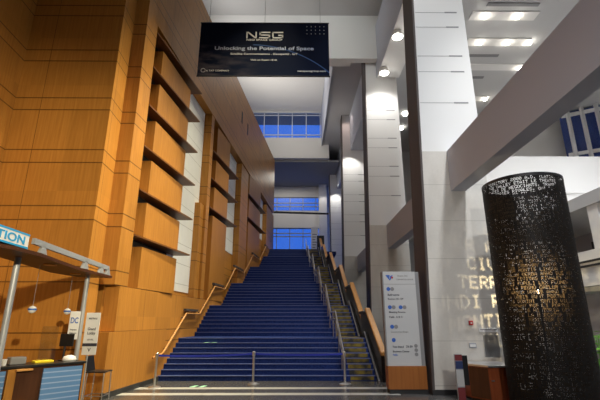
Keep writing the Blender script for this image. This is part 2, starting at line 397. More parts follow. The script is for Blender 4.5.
def beam(x0, y0, x1, y1, w, z0, z1, m, label):
    return struct(MB().prism([(x0, y0), (x1, y1), (x1 + w, y1), (x0 + w, y0)], z0, z1).build('beam', m), label)
beam(4.22, 10.7, 4.22, -2.0, .4, 5.12, 6.3, 'mauve', 'big grey beam running forward from the nearest pillar')
beam(4.46, 11.7, 4.46, 20.0, .4, 5.12, 6.3, 'mauve', 'grey beam between the first and second pillars')
beam(4.44, 21.0, 4.44, 30.2, .4, 5.12, 6.3, 'mauve', 'grey beam between the second and third pillars')
beam(4.44, 31.2, 4.44, 40.0, .4, 5.12, 6.3, 'mauve', 'grey beam between the third and fourth pillars')
UB = [(4.5, 11.7, 4.42, 20.0), (4.4, 21.0, 4.25, 30.2), (4.25, 31.2, 4.06, 40.0)]
for a, l in zip(UB, ('first and second', 'second and third', 'third and fourth')): beam(*a, 1.25, 14.75, 17.8, 'mauve', 'upper gallery beam between the %s pillar tops' % l)
# pale soffit lining of the first upper beam
struct(MB().prism([(4.52, 11.75), (4.44, 19.95), (5.65, 19.95), (5.73, 11.75)], 14.71, 14.75).build('trim_4', 'white'))

# ------------------------------------------------------------------ right hand hall
struct(MB().box(6.5, 30, 16.0, 16.4, 6.75, 8.36).box(6.5, 30, 16.06, 16.4, 6.5, 6.75).box(6.5, 30, 16, 16.4, 5.6, 6.5).build('wall_balcony', 'white'))
struct(MB().box(6.5, 30, 16.4, 24, 6.2, 6.45).build('floor_balcony', 'ceiling'))
struct(MB().box(9.0, 30, 28.0, 28.3, 0, 16.3).build('wall_gallery', 'white'))
w4 = MB(); ca, sa = Vector((.86, -.51, 0)), Vector((.51, .86, 0))
o4 = Vector((19.2, 26.6, 0))
def q4(u, z, v=0): p = o4 + ca * u + sa * v; return (p.x, p.y, z)
for z in (12.9, 15.9): w4.bar(q4(-.1, z), q4(5.5, z), .2, .22)
w4 = struct(w4.build('window_4', 'frame_white'))
for u in (.3, 1.15, 2.0, 2.9, 4.2): MB().bar(q4(u, 10.9, -.08), q4(u, 16.3, -.08), .2, .2).build('mullion', 'frame_white', w4)
MB().obox(q4(2.7, 13.6, .1), ca * 2.9, sa * .01, (0, 0, 2.7)).build('pane', M['glass'], w4)
M['dusk'] = mat('dusk_blue_sheet', (.02, .06, .3), .6)
struct(MB().obox(q4(2.7, 13.6, .35), ca * 2.9, sa * .02, (0, 0, 2.7)).build('sky_sheet', 'dusk'))  # blue sheet standing in for the dusk sky behind the pane
# lower balcony on the right hand side
wpar = struct(MB().box(8.0, 8.35, 9.5, 12.2, 2.62, 3.56).build('wall_parapet', 'white'))
for z in (3.27, 3.15): MB().box(7.95, 8.0, 9.5, 12.2, z - .025, z + .025).build('parapet_rail', 'black_matte', wpar)
struct(MB().box(8.05, 8.35, 10.55, 10.95, 3.56, 5.1).build('pillar', 'white'), 'short white post above the low balcony')
struct(MB().box(8.0, 13, 9.0, 16, 4.75, 5.1).build('ceiling_balcony', 'ceiling'))
struct(MB().box(10.6, 10.8, 9.0, 16, 2.62, 4.8).build('wall_recess', 'grey'))
struct(MB().box(10.5, 10.6, 12.6, 14.4, 2.7, 4.4).build('dark_panel_1', 'black_matte'))
struct(MB().box(8.3, 16, 9.4, 16, 2.5, 2.62).build('floor_gallery', 'white'))
struct(MB().box(9.4, 9.7, 7, 16, 0, 2.5).build('wall_under_balcony', 'mauve'))
# far aisle: pale cross wall, seen between the pillars
struct(MB().box(5.6, 30, 34, 34.3, 0, 16.3).build('wall_aisle', 'ceiling'))

# ceiling slots with paired lamps, and vents
def slot(x0, x1, y, lamps, label):
    t = thing('ceiling_light', label, 'ceiling light', ((x0 + x1) / 2, y, 16.3), 'slot lights in the aisle ceiling')
    MB().box(x0, x1, y - .3, y + .3, 16.24, 16.29).build('diffuser', 'white', t)
    for lx in lamps:
        MB().lathe((lx, y, 16.14), [(.11, 0), (.13, .06), (.13, .1)], 14).build('lamp', 'lamp', t)
        d = bpy.data.lights.new('slot_lamp', 'POINT'); d.energy = 8; d.shadow_soft_size = .08; d.color = (1, .93, .8)
        o = bpy.data.objects.new('slot_lamp', d); COL.objects.link(o); o.location = (lx, y, 15.95); attach(o, t)
slot(9.2, 12.6, 18.9, (9.9, 11.4, 12.6), 'second slot light from the camera in the right hand ceiling')
slot(8.6, 11.9, 16.9, (9.3, 10.9), 'nearest slot light in the right hand ceiling, two bright lamps')
slot(10.0, 13.5, 21.2, (13.3,), 'third slot light, mostly hidden by the nearest pillar')
slot(11.0, 13.0, 24.8, (12.8,), 'farthest slot light just above the big grey beam')
for (x0, x1, y, l) in ((9.1, 11.6, 16.15, 'long grey vent in front of the nearest ceiling slot light'), (9.6, 11.5, 20.1, 'grey vent between the second and third ceiling slot lights'), (10.4, 11.6, 22.3, 'grey vent beyond the third ceiling slot light')):
    tag(MB().box(x0, x1, y - .1, y + .1, 16.25, 16.295).build('ceiling_vent', 'vent'), l, 'vent', 'vents in the aisle ceiling')
for (x, y, l) in ((7.87, 26.9, 'upper round downlight seen between the two nearest pillars'), (8.13, 29.2, 'lower round downlight seen between the two nearest pillars')):
    t = tag(MB().lathe((x, y, 16.12), [(.16, 0), (.2, .08), (.2, .17)], 16).build('downlight', 'lamp'), l, 'ceiling light', 'downlights between the pillars')
# floodlamps under the upper beam
def floodlamp(x, y, label):
    t = thing('floodlamp', label, 'lamp', (x, y, 14.71), 'floodlamps under the upper beam')
    MB().box(x - .1, x + .1, y - .1, y + .1, 14.63, 14.71).build('bracket', 'grey_paint', t)
    MB().lathe((x, y, 14.37), [(.2, 0), (.22, .04), (.2, .26)], 18).build('housing', 'white', t, smooth=False)
    MB().lathe((x, y, 14.33), [(.21, 0), (.24, .04)], 18).build('lens', 'lamp', t)
    d = bpy.data.lights.new('floodlamp_light', 'SPOT'); d.energy = 320; d.spot_size = math.radians(150); d.spot_blend = .7; d.shadow_soft_size = .15; d.color = (1, .97, .92)
    o = bpy.data.objects.new('floodlamp_light', d); COL.objects.link(o); o.location = (x, y, 14.25); attach(o, t)
floodlamp(4.65, 16.1, 'upper of the two bright floodlamps under the beam right of the banner')
floodlamp(4.62, 19.0, 'lower of the two bright floodlamps, by the second pillar top')
# pillar washers high on each bay
for (x, y, z, e) in ((4.4, 9.2, 15.8, 500), (4.1, 29.2, 14.9, 340), (4.0, 39.0, 14.9, 280)):
    spot('pillar_washer', (x, y, z), (x, y + 1.0, 6), 100, e, (1, .96, .9), .5, .08)
spot('pillar_washer', (3.9, 28.6, 17.5), (4.0, 30.2, 15.5), 90, 60, (1, .75, .65), .5, .08)

# ------------------------------------------------------------------ staircase
FL = [(13.15, 14.85), (16.25, 18.1), (19.75, 21.55), (23.7, 26.1), (28.4, 30.7), (32.0, 33.6)]
ZL = [0, 1.15, 2.33, 3.55, 4.95, 6.3, 7.35]
def XR(y): return 2.37 - .03 * (y - 13.1)
def XC(y): return 1.38 - .033 * (y - 13.6)
stair = thing('staircase', 'wide navy carpeted staircase climbing between the wooden wall and the balustrade', 'staircase', (-1, 13.15, 0))
def XL(y): return wx(y) + .002
for i, (ya, yb) in enumerate(FL):
    yn = FL[i + 1][0] if i < 5 else 34.5
    z0 = ZL[i]; n = 8 if i < 5 else 7; st = MB(); t = (yb - ya) / n; rz = (ZL[i + 1] - z0) / n
    ys = [ya + t * k for k in range(n)] + [yn]
    for k in range(n):
        a, b = ys[k], ys[k + 1]; z = z0 + rz * (k + 1)
        st.prism([(XL(a), a), (XR(a), a), (XR(b), b), (XL(b), b)], max(z0 - .6, 0) if i else 0, z)
    fl = st.build('flight', 'carpet', stair)
    for k in range(n):
        a = ys[k]; z = z0 + rz * (k + 1); xr = XR(a); e = ys[k + 1] - .03 if k < n - 1 else yn - .05
        MB().prism([(XL(a) + .01, a - .012), (xr - .02, a - .012), (xr - .02, a + .04), (XL(a) + .01, a + .04)], z - .016, z + .005).build('nosing', 'nosing', fl)
        MB().prism([(xr - .78, a - .006), (xr - .08, a - .006), (XR(e) - .08, e), (XR(e) - .78, e)], z - rz + .02, z + .003).build('olive_strip', 'olive_strip', fl)
struct(MB().box(-9, 3.3, 34.5, 47, 7.1, 7.34).build('floor_landing', 'carpet'))

def path(off_z, fx, ext=.0):                          # polyline that follows flights and landings
    pts = []
    for i, (ya, yb) in enumerate(FL):
        pts += [(fx(ya), ya, ZL[i] + off_z), (fx(yb), yb, ZL[i + 1] + off_z)]
    return pts
hl = thing('handrail', 'stepped wooden handrail fixed along the panelled wall', 'handrail', (-4.1, 13.2, .9))
P = path(.8, lambda y: wx(y) + .13)
P = [(wx(12.4) + .13, 12.4, .7), (wx(12.9) + .13, 12.9, .74)] + P[:-1]
MB().tube(P, .03, 10).build('rail', 'rail_wood', hl)
for i, (ya, yb) in enumerate(FL):
    for y, z in ((ya + .25, ZL[i] + .92), (yb - .15, ZL[i + 1] + .7)):
        MB().tube([(wx(y) - .02, y, z - .06), (wx(y) + .13, y, z)], .015, 6).build('bracket', 'bronze', hl)
    if i < 5: wbox(-.01, .1, yb + .05, FL[i + 1][0] - .05, ZL[i + 1] + .89, ZL[i + 1] + .97).build('landing_bar', 'bronze', hl)
hc = thing('handrail', 'steel double handrail standing on the stairs between the wide and narrow lanes', 'handrail', (1.38, 13.3, 0))
for dz in (.88, .62): MB().tube([(XC(12.95), 12.95, dz - .1)] + path(dz, XC), .024, 8).build('rail', 'rail_steel', hc)
for i, (ya, yb) in enumerate(FL):
    for k in range(1, 8, 3):
        if i == 5 and k == 7: continue
        nn_ = 8 if i < 5 else 7; y = ya + (yb - ya) * (k + .5) / nn_; z = ZL[i] + (ZL[i + 1] - ZL[i]) / nn_ * (k + 1)
        MB().tube([(XC(y), y, z), (XC(y), y, ZL[i] + (y - ya) / (yb - ya) * (ZL[i + 1] - ZL[i]) + .88)], .018, 8).build('post', 'rail_steel', hc)
    if i < 5:
        y = (yb + FL[i + 1][0]) / 2; z = ZL[i + 1]
        MB().tube([(XC(y), y, z), (XC(y), y, z + .88)], .018, 8).build('post', 'rail_steel', hc)
# balustrade with wooden caps
bal = thing('balustrade', 'black stair balustrade capped with sloping honey coloured wooden beams', 'balustrade', (2.4, 13.0, 0))
def slab(mb, ya, za, yb, zb, dx0, dx1, h0, h1):
    xa, xb = XR(ya), XR(yb)
    b = [(xa + dx0, ya, za + h0), (xa + dx1, ya, za + h0), (xb + dx1, yb, zb + h0), (xb + dx0, yb, zb + h0)]
    t = [(p[0], p[1], p[2] - h0 + h1) for p in b]
    return mb.hexa(b, t)
for i, (ya, yb) in enumerate(FL):
    z0, z1 = ZL[i], ZL[i + 1]
    g = slab(MB(), ya - .3, max(z0 - .2, 0) if i else 0, yb + .05, z1, .1, .2, (-.6 if i else 0), .8).build('panel', 'black', bal)
    if i < 5: slab(MB(), yb + .05, z1, FL[i + 1][0] - .3, z1, .1, .2, -.6, .8).build('panel', 'black', bal)
    slab(MB(), ya - .35, z0 - .2 if i else -.12, yb + .15, z1 + .08, .08, .27, .82, .93).build('wooden_cap', 'rail_wood', bal, bevel=.03)
    slab(MB(), ya - .3, z0 - .1, yb, z1 + .08, .0, .1, -.02, .1).build('stringer', 'black_matte', bal)
    slab(MB(), ya - .3, z0 - .1, yb, z1 + .08, -.015, .03, .1, .13).build('stringer_trim', 'steel', bal)
    if i < 5: slab(MB(), yb + .1, z1, FL[i + 1][0] - .3, z1, .04, .26, .8, .9).build('landing_cap', 'black', bal, bevel=.02)
MB().box(XR(33.6) - .1, XR(33.6) + .5, 33.7, 34.1, 7.35, 8.55).build('newel', 'black', bal)

# floor and stair decals
def decal(x, y, z, label):
    t = thing('floor_decal', label, 'sticker', (x, y, z), 'pale green floor stickers')
    for dx in (-.14, .1):
        c = Vector((x + dx, y, z + .004))
        MB().prism([(x + dx - .06, y - .14), (x + dx + .05, y - .14), (x + dx + .13, y + .12), (x + dx + .02, y + .12)], z + .001, z + .006).build('footprint', 'decal', t)
decal(-2.68, 12.1, 0, 'pair of pale green stickers on the floor before the stairs')
decal(-2.9, 14.55, 1.007, 'pair of pale green stickers up on the blue steps')

# ------------------------------------------------------------------ stanchions
ST = [(-3.8, 11.9), (-1.23, 12.5), (1.35, 12.45)]
SLAB = ['left belt stanchion standing by the wooden wall', 'middle belt stanchion in front of the stairs', 'right belt stanchion below the steel handrail']
for i, (x, y) in enumerate(ST):
    t = thing('stanchion', SLAB[i], 'stanchion', (x, y, 0), 'steel belt stanchions before the stairs')
    MB().lathe((x, y, 0), [(.17, 0), (.17, .015), (.12, .035), (.04, .05)], 24).build('base', 'steel', t)
    MB().lathe((x, y, .05), [(.032, 0), (.032, .7)], 14).build('post', 'steel', t, smooth=False)
    MB().lathe((x, y, .74), [(.04, 0), (.045, .02), (.045, .11), (.03, .125)], 16).build('head', 'steel', t)
    if i < 2:
        a, b = Vector((x, y, .8)), Vector((*ST[i + 1], .8)); m_ = MB(); K = 10; d = (b - a).normalized() * .05
        pts = [(a + d).lerp(b - d, k / K) - Vector((0, 0, .03 * 4 * (k / K) * (1 - k / K))) for k in range(K + 1)]
        for k in range(K): m_.bar(pts[k], pts[k + 1], .006, .05)
        m_.build('belt', 'belt', t)

# ------------------------------------------------------------------ banner
BY = 12.6; bx0, bx1, bz0, bz1 = -3.53, 1.13, 9.96, 12.19
def m_banner():
    m = mat('printed_banner', (.01, .015, .035), .8, spec=.05); n = N(m); P = n.pos().outputs['Position']; x, y, z = n.sep(P)
    def circ(cx, cz): return n.math('SQRT', n.math('ADD', n.math('POWER', n.math('SUBTRACT', x, cx), 2.), n.math('POWER', n.math('SUBTRACT', z, cz), 2.)))
    r = circ(-1.7, 7.2)
    g = n.math('MULTIPLY', n.math('LESS_THAN', n.math('ABSOLUTE', n.math('SUBTRACT', r, 4.05)), .02), n.math('GREATER_THAN', x, -1.6))
    inside = n.math('LESS_THAN', r, 4.05)
    streak = n.noise(n.mapping(P, (1.2, 1, 3.5)), 1.1, 4)
    fall = n.new('ShaderNodeMapRange'); n.link(x, fall.inputs[0]); fall.inputs[1].default_value = -1.2; fall.inputs[2].default_value = -3.2; fall.inputs[3].default_value = 0; fall.inputs[4].default_value = 1
    fz = n.new('ShaderNodeMapRange'); n.link(z, fz.inputs[0]); fz.inputs[1].default_value = 11.3; fz.inputs[2].default_value = 10.9
    cl = n.new('ShaderNodeMapRange'); n.link(streak, cl.inputs[0]); cl.inputs[1].default_value = .42; cl.inputs[2].default_value = .75
    neb = n.math('MULTIPLY', n.math('MULTIPLY', cl.outputs[0], fall.outputs[0]), fz.outputs[0])
    col = n.mix(n.math('MULTIPLY', inside, .5), (.008, .012, .03), (.012, .02, .05))
    col = n.mix(n.math('MULTIPLY', neb, .8), col, (.16, .14, .16))
    col = n.mix(n.math('MULTIPLY', g, .55), col, (.1, .2, .5))
    n.link(col, n.b.inputs['Base Color']); return m
M['banner'] = m_banner()
ban = thing('banner', 'dark navy printed banner hanging from the ceiling above the stairs', 'banner', ((bx0 + bx1) / 2, BY, bz0))
MB().box(bx0, bx1, BY, BY + .03, bz0, bz1).build('cloth', 'banner', ban)
for z in (bz0, bz1): MB().tube([(bx0 - .02, BY + .015, z), (bx1 + .02, BY + .015, z)], .025, 8).build('batten', 'black_matte', ban)
for x in (bx0 + .3, (bx0 + bx1) / 2, bx1 - .3): MB().tube([(x, BY + .015, bz1), (x, BY + .015, 18.5)], .008, 5).build('cable', 'grey', ban)
cx = (bx0 + bx1) / 2; fy = BY - .003; R_ = (1, 0, 0); U_ = (0, 0, 1); bw = bx1 - bx0; bh = bz1 - bz0
def bz(f): return bz1 - f * bh
lg = MB()                                             # wide squared letters N S G
lx, lz, lw, lh, th = cx - .66, bz(.3), .36, .28, .05
def seg(x0, x1, z0, z1): lg.box(lx + x0, lx + x1, fy - .004, fy + .003, lz + z0, lz + z1)
seg(0, th, 0, lh); seg(.33, .33 + th, 0, lh); lg.hexa([(lx + .0, fy - .004, lz + lh), (lx + .08, fy - .004, lz + lh), (lx + .08, fy + .003, lz + lh), (lx, fy + .003, lz + lh)][::-1], [(lx + .31, fy - .004, lz), (lx + .39, fy - .004, lz), (lx + .39, fy + .003, lz), (lx + .31, fy + .003, lz)][::-1])
s0 = .47
for z in (0, .115, .23): seg(s0, s0 + .4, z, z + th)
seg(s0, s0 + .06, .115, lh); seg(s0 + .34, s0 + .4, 0, .16)
g0 = .94
for z in (0, .23): seg(g0, g0 + .4, z, z + th)
seg(g0, g0 + th, 0, lh); seg(g0 + .345, g0 + .4, 0, .14); seg(g0 + .22, g0 + .4, .105, .105 + th)
lg.build('logo', 'white_ink', ban)
text('NEO SPACE GROUP', .1, (cx, fy, bz(.345)), R_, U_, 'white_ink', ban, width=1.3)
text('Unlocking the Potential of Space', .2, (cx, fy, bz(.52)), R_, U_, 'pale_ink', ban, width=3.55)
text('Satellite Communications . Geospatial . IoT', .1, (cx, fy, bz(.61)), R_, U_, 'white_ink', ban, width=2.4)
text('Visit us: Room 151A', .09, (cx, fy, bz(.72)), R_, U_, 'white_ink', ban, width=.95)
text('A TAT COMPANY', .09, (bx0 + .3, fy, bz(.92)), R_, U_, 'white_ink', ban, align='LEFT', width=.82)
ring = MB(); ring.tube([(bx0 + .2 + .075 * math.cos(a * math.pi / 8), fy, bz(.9) + .075 * math.sin(a * math.pi / 8)) for a in range(17)], .01, 5); ring.build('emblem', 'white_ink', ban)
text('neospacegroup.com', .09, (bx1 - .12, fy, bz(.92)), R_, U_, 'white_ink', ban, align='RIGHT', width=1.0)
dt = MB()
for i in range(5):
    for j in range(3): dt.box(bx1 - .8 + i * .155, bx1 - .775 + i * .155, fy - .003, fy, bz(.07 + .07 * j) - .012, bz(.07 + .07 * j) + .012)
dt.build('star_dots', 'white_ink', ban)

# ------------------------------------------------------------------ information booth
ib = thing('information_booth', 'information booth with blue ribbed counter, grey poles and canopy, at the wooden wall', 'information desk', (-4.6, 7.6, 0))
dR, dL = Vector((-3.88, 8.03, 0)), Vector((-5.1, 6.54, 0)); dd = (dL - dR).normalized(); dn = Vector((dd.y, -dd.x, 0))
if dn.x > 0: dn = -dn                                  # into the booth
def dp(u, v, z): p = dR + dd * u + dn * v; return (p.x, p.y, z)
def dbox(u0, u1, v0, v1, z0, z1): return MB().hexa([dp(u0, v0, z0), dp(u1, v0, z0), dp(u1, v1, z0), dp(u0, v1, z0)], [dp(u0, v0, z1), dp(u1, v0, z1), dp(u1, v1, z1), dp(u0, v1, z1)])
LD = (dL - dR).length
dbox(0, LD, 0, .5, 0, .96).build('counter', 'dark_wood', ib)
dbox(-.03, LD, -.04, .56, .96, 1.0).build('worktop', 'black', ib, bevel=.008)
dbox(.03, .67, -.03, .0, .05, .93).build('ribbed_panel', 'louver', ib)
dbox(1.22, 1.85, -.03, .0, .05, .93).build('ribbed_panel', 'louver', ib)
dbox(1.08, 1.2, -.05, .0, .0, .95).build('upright', 'wood_plain', ib)
for z in (.92, .42): dbox(.86, 1.1, -.12, .0, z, z + .03).build('small_shelf', 'rail_wood', ib, bevel=.006)
for (x, y) in ((-4.36, 8.67), (-4.18, 6.17)):
    MB().lathe((x, y, 0), [(.045, 0), (.045, 2.7)], 16).build('pole', 'grey_paint', ib)
can = [(-3.8, 3.5), (-3.82, 5.26), (-3.77, 5.49), (-3.77, 6.03), (-4.07, 7.79), (-4.11, 9.25), (-4.61, 9.1), (-4.74, 9.0), (-4.83, 8.13), (-4.56, 6.8), (-4.43, 6.13), (-4.35, 5.2), (-4.3, 3.5)]
roof = MB().prism(can, 2.61, 2.66).build('canopy', 'dark_wood', ib)
for (x, y) in ((-4.12, 6.9), (-4.43, 8.3)): MB().lathe((x, y, 2.59), [(.1, 0), (.1, .02)], 18).build('downlight', 'rail_wood', roof)
tr = MB().bar((-4.02, 6.2, 2.87), (-4.16, 9.1, 2.81), .05, .09).build('truss_rail', 'grey_paint', ib)
for f in (.1, .62, .88, 1.0):
    p = Vector((-4.02, 6.2, 2.87)).lerp(Vector((-4.16, 9.1, 2.81)), f); u = Vector((-.14, 2.9, 0)).normalized()
    a, b = p - u * .14, p + u * .12
    k = MB(); tx = .025
    side = Vector((u.y, -u.x, 0)) * tx
    k.add([(a.x + side.x, a.y + side.y, 2.66), (b.x + side.x, b.y + side.y, 2.67), (p.x + side.x, p.y + side.y, p.z + .04),
           (a.x - side.x, a.y - side.y, 2.66), (b.x - side.x, b.y - side.y, 2.67), (p.x - side.x, p.y - side.y, p.z + .04)],
          [(0, 1, 2), (5, 4, 3), (0, 3, 4, 1), (1, 4, 5, 2), (2, 5, 3, 0)])
    k.build('bracket', 'grey_paint', ib)
sA, sB = Vector((-3.76, 3.2, 0)), Vector((-3.9, 5.85, 0)); sd = (sB - sA).normalized(); sn = Vector((sd.y, -sd.x, 0))
sg = MB().obox(((sA + sB) / 2) + Vector((0, 0, 2.79)), sd * (sB - sA).length / 2, sn * .04, (0, 0, .105)).build('sign_board', 'white_gloss', ib)
for z in (2.882, 2.698): MB().obox(((sA + sB) / 2) + Vector((0, 0, z)) , sd * ((sB - sA).length / 2 + .003), sn * .044, (0, 0, .013)).build('stripe', 'sky_ink', sg)
text('INFORMATION', .155, sB - sd * .96 + sn * .042 + Vector((0, 0, 2.735)), sd, (0, 0, 1), 'sky_ink', sg, width=1.72)

# things on and around the counter
def onp(u, v): return dp(u, v, 1.0)
p = onp(1.2, .2); tag(MB().lathe(p, [(.03, 0), (.04, .1), (.038, .1)], 14).build('cup', 'white_gloss'), 'small white cup at the left end of the counter', 'cup')
p = Vector(onp(1.0, .28)); tag(MB().obox(p + Vector((0, 0, .06)), dd * .12, dn * .1, (0, 0, .06)).build('card_terminal', 'grey', bevel=.02), 'squat dark grey machine on the booth counter', 'machine')
p = Vector(onp(.6, .25)); tag(MB().obox(p + Vector((0, 0, .02)), dd * .15, dn * .08, (0, 0, .02)).build('folder', 'yellow', bevel=.01), 'flat yellow folder lying on the booth counter', 'folder')
p = onp(.16, .25); tag(MB().lathe(p, [(.11, 0), (.12, .03), (.09, .08), (.03, .1)], 18).build('cloth_bundle', 'white_gloss', smooth=True), 'white rounded bundle at the right end of the counter', 'bundle')
sh = thing('counter_shield', 'clear acrylic shield standing on the booth counter', 'shield', onp(.5, .4))
p = Vector(onp(.5, .4)); MB().obox(p + Vector((0, 0, .31)), dd * .14, dn * .004, (0, 0, .3)).build('pane', 'acrylic', sh)
for s in (-1, 1): MB().obox(p + dd * .12 * s + Vector((0, 0, .005)), dd * .008, dn * .07, (0, 0, .005)).build('foot', 'acrylic', sh)
mo = thing('monitor', 'black monitor on an arm behind the acrylic shield', 'monitor', onp(.2, .38))
p = Vector(onp(.2, .42)); MB().lathe(tuple(p), [(.08, 0), (.08, .015), (.018, .02), (.018, .4)], 14).build('arm', 'black', mo)
MB().obox(p + Vector((0, 0, .36)) + dn * -.05, (dd * .6 + dn * .8) * .13, (dn * .6 - dd * .8) * .012, (0, 0, .11)).build('screen', 'black', mo, bevel=.006)
# hanging discs and plaques
for (x, y, l) in ((-4.35, 7.0, 'round blue and white badge hanging under the canopy, left one'), (-4.5, 8.35, 'round blue and white badge beside the hanging plaque')):
    t = thing('hanging_badge', l, 'badge', (x, y, 1.9), 'badges hanging under the canopy')
    MB().lathe((x, y, 1.82), [(.01, 0), (.05, .02), (.062, .06), (.05, .1), (.01, .12)], 16).build('disc', 'white_gloss', t, smooth=True)
    MB().lathe((x, y, 1.86), [(.03, 0), (.0655, .01), (.0655, .035), (.03, .045)], 16).build('band', 'blue_ink', t)
    MB().tube([(x, y, 1.94), (x, y, 2.608)], .004, 5).build('cord', 'grey', t)
def board(name, label, cat, c, rt, w, h, m, lines, th=.012, up=(0, 0, 1)):
    c, rt, up = Vector(c), Vector(rt).normalized(), Vector(up).normalized(); nn = rt.cross(up)
    t = thing(name, label, cat, c)
    MB().obox(c, rt * w / 2, up * h / 2, nn * th / 2).build('panel', m, t, bevel=.004)
    for (s, size, f, ink, width) in lines:
        text(s, size, c + nn * (th / 2 + .001) + up * (h / 2 - f * h), rt, up, ink, t, width=width, depth=.002)
    return t
board('plaque', 'white plaque reading DC hanging on the booth pole', 'sign', (-4.33, 8.35, 1.62), (.95, .3, 0), .18, .52, 'white_gloss',
      [('DC', .15, .42, 'blue_ink', .13), ('Welcome', .04, .68, 'dark_ink', .12), ('Washington', .04, .8, 'dark_ink', .13)])
lob = board('poster', 'white lobby poster fixed beside the right booth pole', 'poster', (-4.1, 8.62, 1.46), (1, .12, 0), .27, .8, 'white_gloss',
      [('MEETINGS', .045, .16, 'dark_ink', .16), ('Grand', .075, .42, 'dark_ink', .15), ('Lobby', .075, .52, 'dark_ink', .15), ('LEVEL', .04, .66, 'dark_ink', .12), ('V', .09, .92, 'dark_ink', .06)])
MB().obox((-4.098, 8.605, 1.25), (.135, .016, 0), (0, .004, 0), (0, 0, .028)).build('stripe', 'dark_ink', lob)
MB().lathe((-4.15, 8.68, 0), [(.1, 0), (.1, .012), (.015, .02), (.015, 1.15)], 14).build('stand', 'grey_paint', lob)

# stool
so = Vector((-4.12, 9.25, 0)); bs = thing('bar_stool', 'tall black bar stool at the right end of the booth', 'stool', so)
MB().box(so.x - .2, so.x + .2, so.y - .19, so.y + .19, .68, .71).build('seat', 'black', bs, bevel=.012)
MB().hexa([(so.x - .2, so.y - .18, .71), (so.x - .175, so.y - .18, .71), (so.x - .175, so.y + .18, .71), (so.x - .2, so.y + .18, .71)],
          [(so.x - .26, so.y - .17, 1.0), (so.x - .235, so.y - .17, 1.0), (so.x - .235, so.y + .17, 1.0), (so.x - .26, so.y + .17, 1.0)]).build('backrest', 'black', bs, bevel=.01)
for sx in (-1, 1):
    for sy in (-1, 1): MB().tube([(so.x + sx * .17, so.y + sy * .16, .69), (so.x + sx * .19, so.y + sy * .18, 0)], .012, 8).build('leg', 'steel', bs)
for a, b in (((-1, -1), (1, -1)), ((1, -1), (1, 1)), ((1, 1), (-1, 1)), ((-1, 1), (-1, -1))):
    MB().tube([(so.x + a[0] * .182, so.y + a[1] * .172, .24), (so.x + b[0] * .182, so.y + b[1] * .172, .24)], .009, 6).build('footrest', 'steel', bs)

# ------------------------------------------------------------------ wayfinding totem
to = thing('wayfinding_sign', 'tall white directory sign on a wooden base beside the nearest pillar', 'sign', (2.74, 11, 0))
TX = 1.02
TY = 10.9
MB().box(2.27, 3.2, TY - .02, TY + .3, 0, .1).build('plinth', 'black_matte', to)
MB().box(2.25, 3.2, TY - .04, TY + .32, .1, .63).build('base', 'sign_wood', to, bevel=.006)
MB().box(2.26, 3.1, TY, TY + .06,   .63, 2.95).build('panel', 'sign_panel', to, bevel=.004)
MB().box(2.23, 2.26, TY - .02, TY + .2, .63, 2.95).build('edge', 'grey', to)
MB().box(3.1, 3.2, TY + .02, TY + .26, .63, 2.95).build('side', 'grey', to)
ty = TY - .002
def tt(s, size, x, z, ink='dark_ink', w=None): text(s, size, (x + TX, ty, z), R_, U_, ink, to, align='LEFT', width=w, depth=.002)
def dot(x, z, m='blue_ink', r=.05):
    x += TX; mb = MB(); K = 18
    mb.add([(x + r * math.cos(2 * math.pi * k / K), ty - .003, z + r * math.sin(2 * math.pi * k / K)) for k in range(K)] + [(x + r * math.cos(2 * math.pi * k / K), ty + .003, z + r * math.sin(2 * math.pi * k / K)) for k in range(K)],
           [tuple(range(K)), tuple(range(K, 2 * K))[::-1]] + [(k, (k + 1) % K, K + (k + 1) % K, K + k) for k in range(K)])
    mb.build('symbol', m, to)
lgt = MB(); lgt.add([(2.32, ty - .002, 2.86), (2.44, ty - .002, 2.86), (2.41, ty - .002, 2.74)] , [(0, 1, 2)]); lgt.add([(2.45, ty - .002, 2.84), (2.52, ty - .002, 2.86), (2.44, ty - .002, 2.72), (2.41, ty - .002, 2.73)], [(0, 1, 2, 3)]); lgt.build('logo', 'blue_ink', to)
MB().box(2.47, 2.52, ty - .004, ty, 2.77, 2.82).build('logo_mark', 'red', to)
tt('Events DC', .06, 1.62, 2.82, 'grey', .26); tt('CONVENTION CENTER', .05, 1.58, 2.73, 'grey', .45)
dot(1.36, 2.5); dot(1.46, 2.5, 'grey'); tt('Ballrooms', .07, 1.33, 2.33, w=.3); tt('Rooms 101-159', .06, 1.33, 2.23, w=.4)
dot(1.37, 2.04); dot(1.47, 2.04, 'grey'); dot(1.65, 2.04); dot(1.75, 2.04, 'grey'); tt('Meeting Rooms', .06, 1.34, 1.9, w=.42); tt('Halls  A B C', .06, 1.34, 1.78, w=.34)
dot(1.4, 1.56); dot(1.5, 1.56, 'grey'); tt('Concourse Shops', .05, 1.36, 1.42, 'grey', .44)
dot(1.42, 1.24); tt('Taxi Stand', .06, 1.38, 1.06, w=.28); tt('33-39', .07, 1.72, 1.06, w=.16); tt('Business Center', .06, 1.38, .95, w=.42); tt('FedEx', .06, 1.38, .87, 'blue_ink', .12)
for z in (1.1, 1.0, .9): dot(1.97, z, 'grey', .045)
MB().box(2.26, 3.1, ty - .001, ty + .002, 2.62, 2.63).build('divider', 'grey', to)
ws = thing('caution_sign', 'yellow folding caution sign just visible behind the directory sign', 'caution sign', (4.2, 14.5, 0))
for s in (-1, 1):
    MB().hexa([(3.95, 14.5 + s * .2 - .012, 0), (4.45, 14.5 + s * .2 - .012, 0), (4.45, 14.5 + s * .2 + .012, 0), (3.95, 14.5 + s * .2 + .012, 0)],
              [(4.0, 14.5 + s * .02 - .012, 1.0), (4.4, 14.5 + s * .02 - .012, 1.0), (4.4, 14.5 + s * .02 + .012, 1.0), (4.0, 14.5 + s * .02 + .012, 1.0)]).build('leaf', 'yellow', ws)

